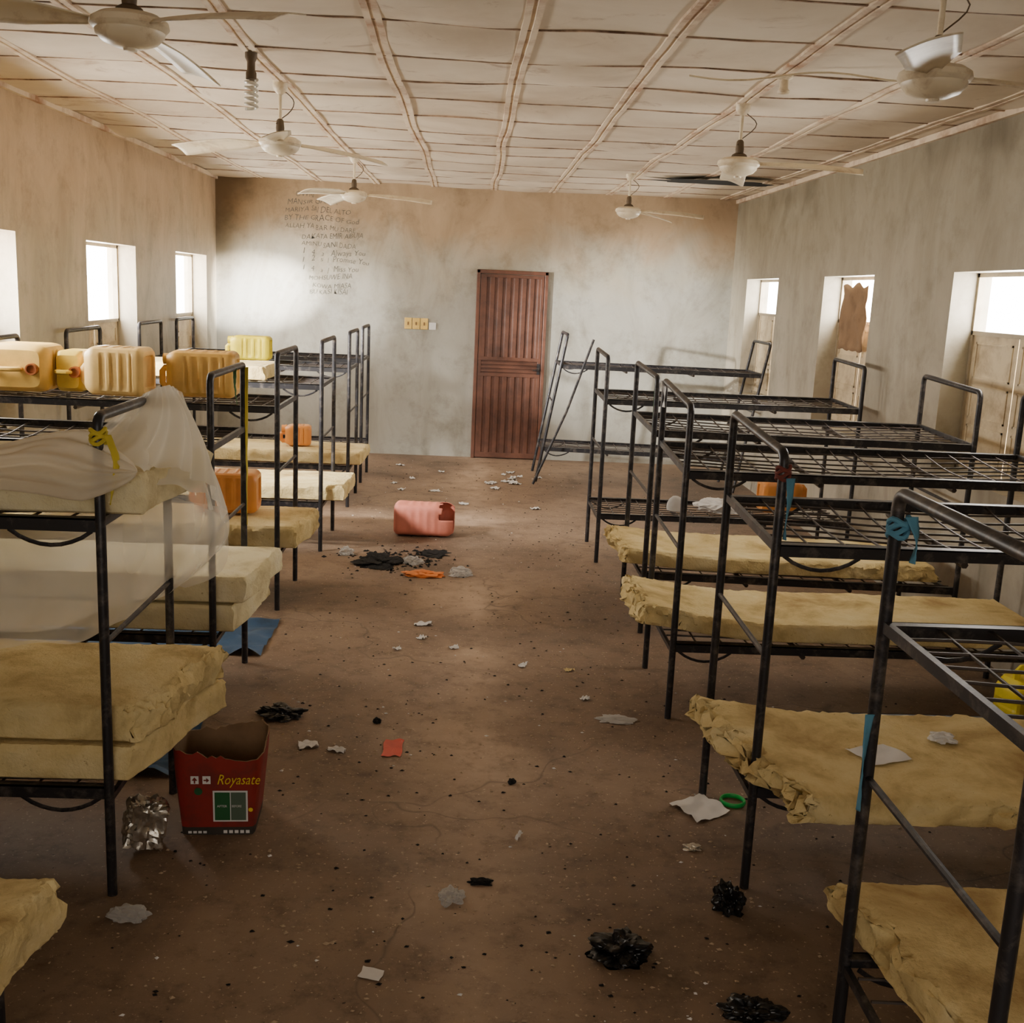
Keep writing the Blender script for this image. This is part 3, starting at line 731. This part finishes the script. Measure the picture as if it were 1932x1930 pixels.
def crumple(name,loc,size,mat,label,cat,seed=0,amp=.35,freq=3,sub=4,rot=0,cube=False,wr_=.12,tilt=0):
    bm=bmesh.new()
    if cube:
        bmesh.ops.create_cube(bm,size=1.6); bmesh.ops.subdivide_edges(bm,edges=bm.edges[:],cuts=14,use_grid_fill=True)
    else: bmesh.ops.create_icosphere(bm,subdivisions=sub,radius=1)
    for v in bm.verts:
        p=v.co.copy(); q=p*freq*.4+Vector((seed*7.1,seed*3.3,0))
        q2=q+Vector((noise.noise(q),noise.noise(q+Vector((9,9,9))),0))*.6
        d=noise.noise(q)*amp*1.1+(.5-abs(noise.noise(q2*1.6)))*amp*.6+(.3-abs(noise.noise(q2*3.4+Vector((3,3,3)))))*wr_
        v.co=p*(1+d)
        if cube: # soften the corners of the wrapped block
            l=p.length
            if l>1.05: v.co*=1.05/l+.0*(l-1.05)+(1-1.05/l)*.6
        v.co.z=max(v.co.z,-.45 if not cube else -.8)
    me=bpy.data.meshes.new(name)
    if tilt:
        Rm=Matrix.Rotation(tilt,3,'Y')
        for v in bm.verts: v.co=Rm@v.co
    xs=[v.co.x for v in bm.verts]; ys=[v.co.y for v in bm.verts]; zs=[v.co.z for v in bm.verts]
    sx,sy,sz=max(xs)-min(xs),max(ys)-min(ys),max(zs)-min(zs); zmn=min(zs); cx=(max(xs)+min(xs))/2; cy=(max(ys)+min(ys))/2
    for v in bm.verts: v.co=Vector(((v.co.x-cx)*size[0]/sx,(v.co.y-cy)*size[1]/sy,(v.co.z-zmn)*size[2]/sz))
    bm.to_mesh(me); bm.free(); me.materials.append(mat)
    for p in me.polygons: p.use_smooth=True
    me.set_sharp_from_angle(angle=math.radians(30))
    o=bpy.data.objects.new(name,me); COL.objects.link(o); o.location=(loc[0],loc[1],loc[2] if len(loc)>2 else .001); o.rotation_euler=(0,0,rot)
    tag(o,label,cat); return o
crumple('foil_packet',(-1.04,3.42),(.16,.12,.19),M_foil,'crumpled silver foil wrapped block on the floor','foil packet',2,.22,5,cube=True,rot=.35,wr_=.35,tilt=.22)
crumple('black_plastic_bag',(.50,2.86),(.21,.16,.07),M_black,'crumpled black polythene bag on the dusty floor','plastic bag',3,.7,5,5,wr_=.25)
crumple('black_plastic_bag',(-.79,4.60),(.24,.17,.05),M_black,'flattened black polythene bag near the carton','plastic bag',4,.7,5,5,wr_=.25)
crumple('black_plastic_bag',(.88,3.12),(.12,.11,.09),M_black,'small black polythene bag beside a bunk post','plastic bag',5,.7,5,5,wr_=.25)
crumple('black_plastic_bag',(.83,2.60),(.20,.13,.06),M_black,'black polythene bag lying under the bunk','plastic bag',6,.7,5,5,wr_=.25)
crumple('ash_heap',(-.60,7.42),(.38,.46,.04),M_ash,'heap of charred black ash on the floor','ash heap',7,.8,5,5,wr_=.5)
crumple('ash_heap',(-.22,7.70),(.26,.30,.012),M_ash,'thin scatter of black ash beside a larger heap','ash heap',8,1.0,6,5,wr_=.6)
b=MB().mat(M_ash); rs=random.Random(5)
for k in range(260):
    x=-.48+rs.gauss(0,.20); y=7.50+rs.gauss(0,.17); s=rs.uniform(.006,.022); a=rs.random()*3
    pts=[(x+s*math.cos(a+q)*rs.uniform(.5,1.3),y+s*math.sin(a+q)*rs.uniform(.5,1.3),.001) for q in (0,1.57,3.14,4.71)]
    b.add(pts+[(x,y,s*.6)],[(0,1,4),(1,2,4),(2,3,4),(3,0,4)])
o=b.obj('ash_flakes',smooth=False); o['kind']='stuff'; tag(o,'loose charred flakes strewn around the ash heap','ash')
crumple('plastic_wrapper',(-.84,7.60),(.11,.10,.06),M_clear,'white crumpled plastic wrapper beside ash','wrapper',9,.6,5,4,wr_=.3)
crumple('plastic_wrapper',(-.35,7.40),(.16,.12,.06),M_clear,'clear crumpled plastic wrapper beside ash','wrapper',10,.6,5,4,wr_=.3)
crumple('orange_packet',(-.27,7.08),(.30,.14,.04),M_orp,'orange and yellow torn food packet on the floor','packet',11,.6,5,4,wr_=.3)
crumple('plastic_wrapper',(-.02,7.12),(.17,.15,.06),M_clear,'clear plastic end of a torn packet','wrapper',12,.6,5,4,wr_=.3)
crumple('plastic_wrapper',(.0,3.14),(.09,.10,.035),M_clear,'crumpled clear plastic film on the floor','wrapper',13,.6,5,4,wr_=.3)
crumple('leaf_scrap',(.09,3.24),(.09,.04,.015),M_ash,'scrap of dark leaf litter on the floor','litter',14,.6,5,4)
crumple('plastic_wrapper',(-.97,3.0),(.14,.07,.045),M_clear,'flattened clear plastic bottle scrap near the post','wrapper',15,.4,5,4,wr_=.2)
crumple('plastic_wrapper',(1.28,3.0),(.10,.08,.05),M_clear,'clear plastic wrapper under the bunk','wrapper',16,.6,5,4,wr_=.3)
crumple('plastic_wrapper',(.72,4.66),(.20,.12,.012),M_clear,'flat clear plastic film beside the bunk leg','wrapper',17,.6,5,4,wr_=.3)
crumple('litter_lump',(-.36,4.55),(.04,.035,.025),M_ash,'small dark lump of litter on the floor','litter',18,.5,4,3)
crumple('litter_lump',(.22,3.98),(.035,.035,.02),M_ash,'small dark lump of litter on the floor','litter',19,.5,4,3)
crumple('foil_scrap',(.84,3.5),(.07,.05,.015),M_foil,'small shiny crumpled scrap beside the post','litter',20,.7,5,4,wr_=.3)
crumple('tissue',(1.66,3.44,zm+.092),(.10,.08,.03),M_white,'white crumpled tissue on the foam mattress','tissue',21,.6,5,4,wr_=.4)
crumple('plastic_jar',(1.55,7.85,ZL+.01),(.13,.11,.11),M_clear,'clear plastic jar lying on a bare lower bunk','jar',22,.1,2,4,wr_=.03)
crumple('plastic_sack',(1.88,7.9,ZL+.01),(.36,.3,.10),M_white,'crumpled white sack on a bare lower bunk','sack',23,.5,5,4,wr_=.3)

def paper(x,y,w,d,rot,mat=M_white,label='scrap of white paper on the dusty floor',z=.003,name='paper_scrap',grp='paper scraps on the floor',curl=.02,cat='paper'):
    b=MB().mat(mat); s=random.random()*50
    def fn(u,v):
        px=(u-.5)*w; py=(v-.5)*d
        return (px+.1*w*noise.noise(Vector((v*2,s,0))),py+.1*d*noise.noise(Vector((u*2,s,4))),max(0,curl*(abs(noise.noise(Vector((u*2.2+s,v*2.2,0))))*1.4)))
    b.grid(fn,8,8); o=b.obj(name,angle=180,loc=(x,y,z),rot=(0,0,rot)); tag(o,label,cat,grp); return o
paper(.93,3.80,.17,.17,.5,label='sheet of white printed paper on the floor')
paper(1.38,3.30,.16,.13,.35,z=zm+.096,label='white paper square on a foam mattress',curl=.012)
paper(-.62,4.28,.08,.06,.2); paper(-.50,4.24,.08,.035,-.3)
paper(-.04,5.6,.05,.04,.4) ; paper(-.34,5.55,.04,.03,.4); paper(-.22,5.75,.05,.04,.9); paper(.32,5.35,.06,.035,1.2); paper(.56,5.3,.05,.03,.4,mat=M_foam)
paper(-.22,6.0,.10,.05,.1); paper(.60,4.9,.04,.03,.3); paper(-.02,9.6,.08,.07,.2); paper(-.22,9.55,.06,.04,.2)
paper(.62,9.5,.08,.06,.6); paper(-.3,10.2,.1,.08,.3)
for k in range(15):
    paper(.42+random.gauss(0,.17),10.95+random.gauss(0,.34),.05+.06*random.random(),.05+.04*random.random(),random.random()*3,curl=.02)
for k in range(5):
    paper(-.75+random.random()*.5,10.2+random.random()*1.6,.06+.04*random.random(),.05,random.random()*3)
paper(-.27,4.28,.08,.17,-.05,mat=M_redp,label='red and white printed card on the floor',name='printed_card',curl=.004,cat='card')
paper(-.22,2.75,.065,.05,-.3,label='small white card with punched holes',name='small_card',curl=.004,mat=M_white,cat='card')
paper(.23,3.55,.012,.06,-.4,label='thin white stick on the floor',name='white_stick',cat='stick')
b=MB().mat(M_green); b.tube([(.045*math.cos(t),.045*math.sin(t),.009) for t in [2*math.pi*k/28 for k in range(29)]],.009,8,flat=.6,cap=False)
tag(b.obj('plastic_ring',loc=(1.07,3.86,.0)),'bright green plastic ring on the floor','plastic ring')
for (x0,y0,y1) in ((-1.10,3.95,4.50),(-1.03,5.38,6.0)):
    b=MB().mat(M_blue); b.grid(lambda u,v:(x0-1.3*v,y0+(y1-y0)*u,.004+.07*abs(noise.noise(Vector((u*4+x0,v*8,1))))),30,40)
    tag(b.obj('blue_tarpaulin'),'crumpled faded blue tarpaulin under the bunks','tarpaulin')
b=MB().mat(M_rock)
random.seed(11)
for k in range(3600):
    y=1.8+10.3*random.random()**1.3; x=random.uniform(-1.0,1.0)
    if random.random()<.3: x=random.uniform(.3,2.6)
    s=random.uniform(.002,.009); a=random.random()*3
    b.mat(M_white if k%24==0 else (M_ash if k%3==0 else M_rock))
    pts=[(x+s*math.cos(a+q)*random.uniform(.6,1.6),y+s*math.sin(a+q)*random.uniform(.5,1.2),.001) for q in (0,1.57,3.14,4.71)]
    b.add(pts+[(x,y,s*.7)],[(0,1,4),(1,2,4),(2,3,4),(3,0,4)])
o=b.obj('floor_crumbs',smooth=False); o['kind']='stuff'; tag(o,'scattered crumbs, grit and tiny scraps on floor','debris')

# ------------------------------------------------------------ light
w=bpy.data.worlds.new('World'); SC.world=w; w.use_nodes=True
bg=w.node_tree.nodes['Background']; bg.inputs[0].default_value=(1.0,.94,.86,1); bg.inputs[1].default_value=42
def area(name,loc,rot,sx,sy,e,col,spread=180,portal=False):
    l=bpy.data.lights.new(name,'AREA'); l.shape='RECTANGLE'; l.size=sx; l.size_y=sy; l.energy=e; l.color=col; l.spread=math.radians(spread)
    o=bpy.data.objects.new(name,l); o.location=loc; o.rotation_euler=rot; COL.objects.link(o)
    if portal: l.cycles.is_portal=True
    return o
for side,wins in ((-1,winL),(1,winR)):
    xw=XL if side<0 else XR
    for a,c in wins:
        if c<5: continue
        area('window_portal',(xw+side*.27,(a+c)/2,1.80),(0,side*R90,0),.68,1.2,1,(1,1,1),portal=True)
area('entrance_light',(0,-2.3,1.9),(R90,0,0),3.0,1.8,62,(1,.92,.82))  # added fill lamp behind the camera; the front wall has no opening
def spot(loc,tgt,e,ang,blend=1,rad=.05,col=(1,.97,.92)):
    l=bpy.data.lights.new('window_beam','SPOT'); l.energy=e; l.spot_size=math.radians(ang); l.spot_blend=blend; l.shadow_soft_size=rad; l.color=col  # spots added inside the room to throw patches like window light
    o=bpy.data.objects.new('window_beam',l); o.location=loc; COL.objects.link(o)
    o.rotation_euler=(Vector(tgt)-Vector(loc)).to_track_quat('-Z','Y').to_euler(); return o
spot((-2.93,8.95,1.98),(2.1,12.44,1.35),3000,28)
spot((2.86,8.9,1.98),(-2.38,12.43,1.76),30000,9,rad=.02)
spot((2.86,8.9,1.98),(-2.0,12.43,1.6),3000,18,rad=.02)
spot((-2.93,6.5,2.0),(.3,10.2,0),1300,55,rad=.15)  # added to brighten the far aisle floor

# ------------------------------------------------------------ camera
f,xv=2050,516
F=Vector((894-966,420,-f)); dx=xv-966
Dv=(F[0]*dx+f*f)/420.0
U=-Vector((dx,-Dv,-f)); F.normalize(); U.normalize(); R=F.cross(U)
cam=bpy.data.cameras.new('Camera'); co=bpy.data.objects.new('Camera',cam); COL.objects.link(co)
m=Matrix((R,F,U)).to_4x4(); m.translation=Vector((0,0,1.903)); co.matrix_world=m
cam.sensor_width=36; cam.lens=36*f/1932; cam.clip_start=.05
SC.camera=co
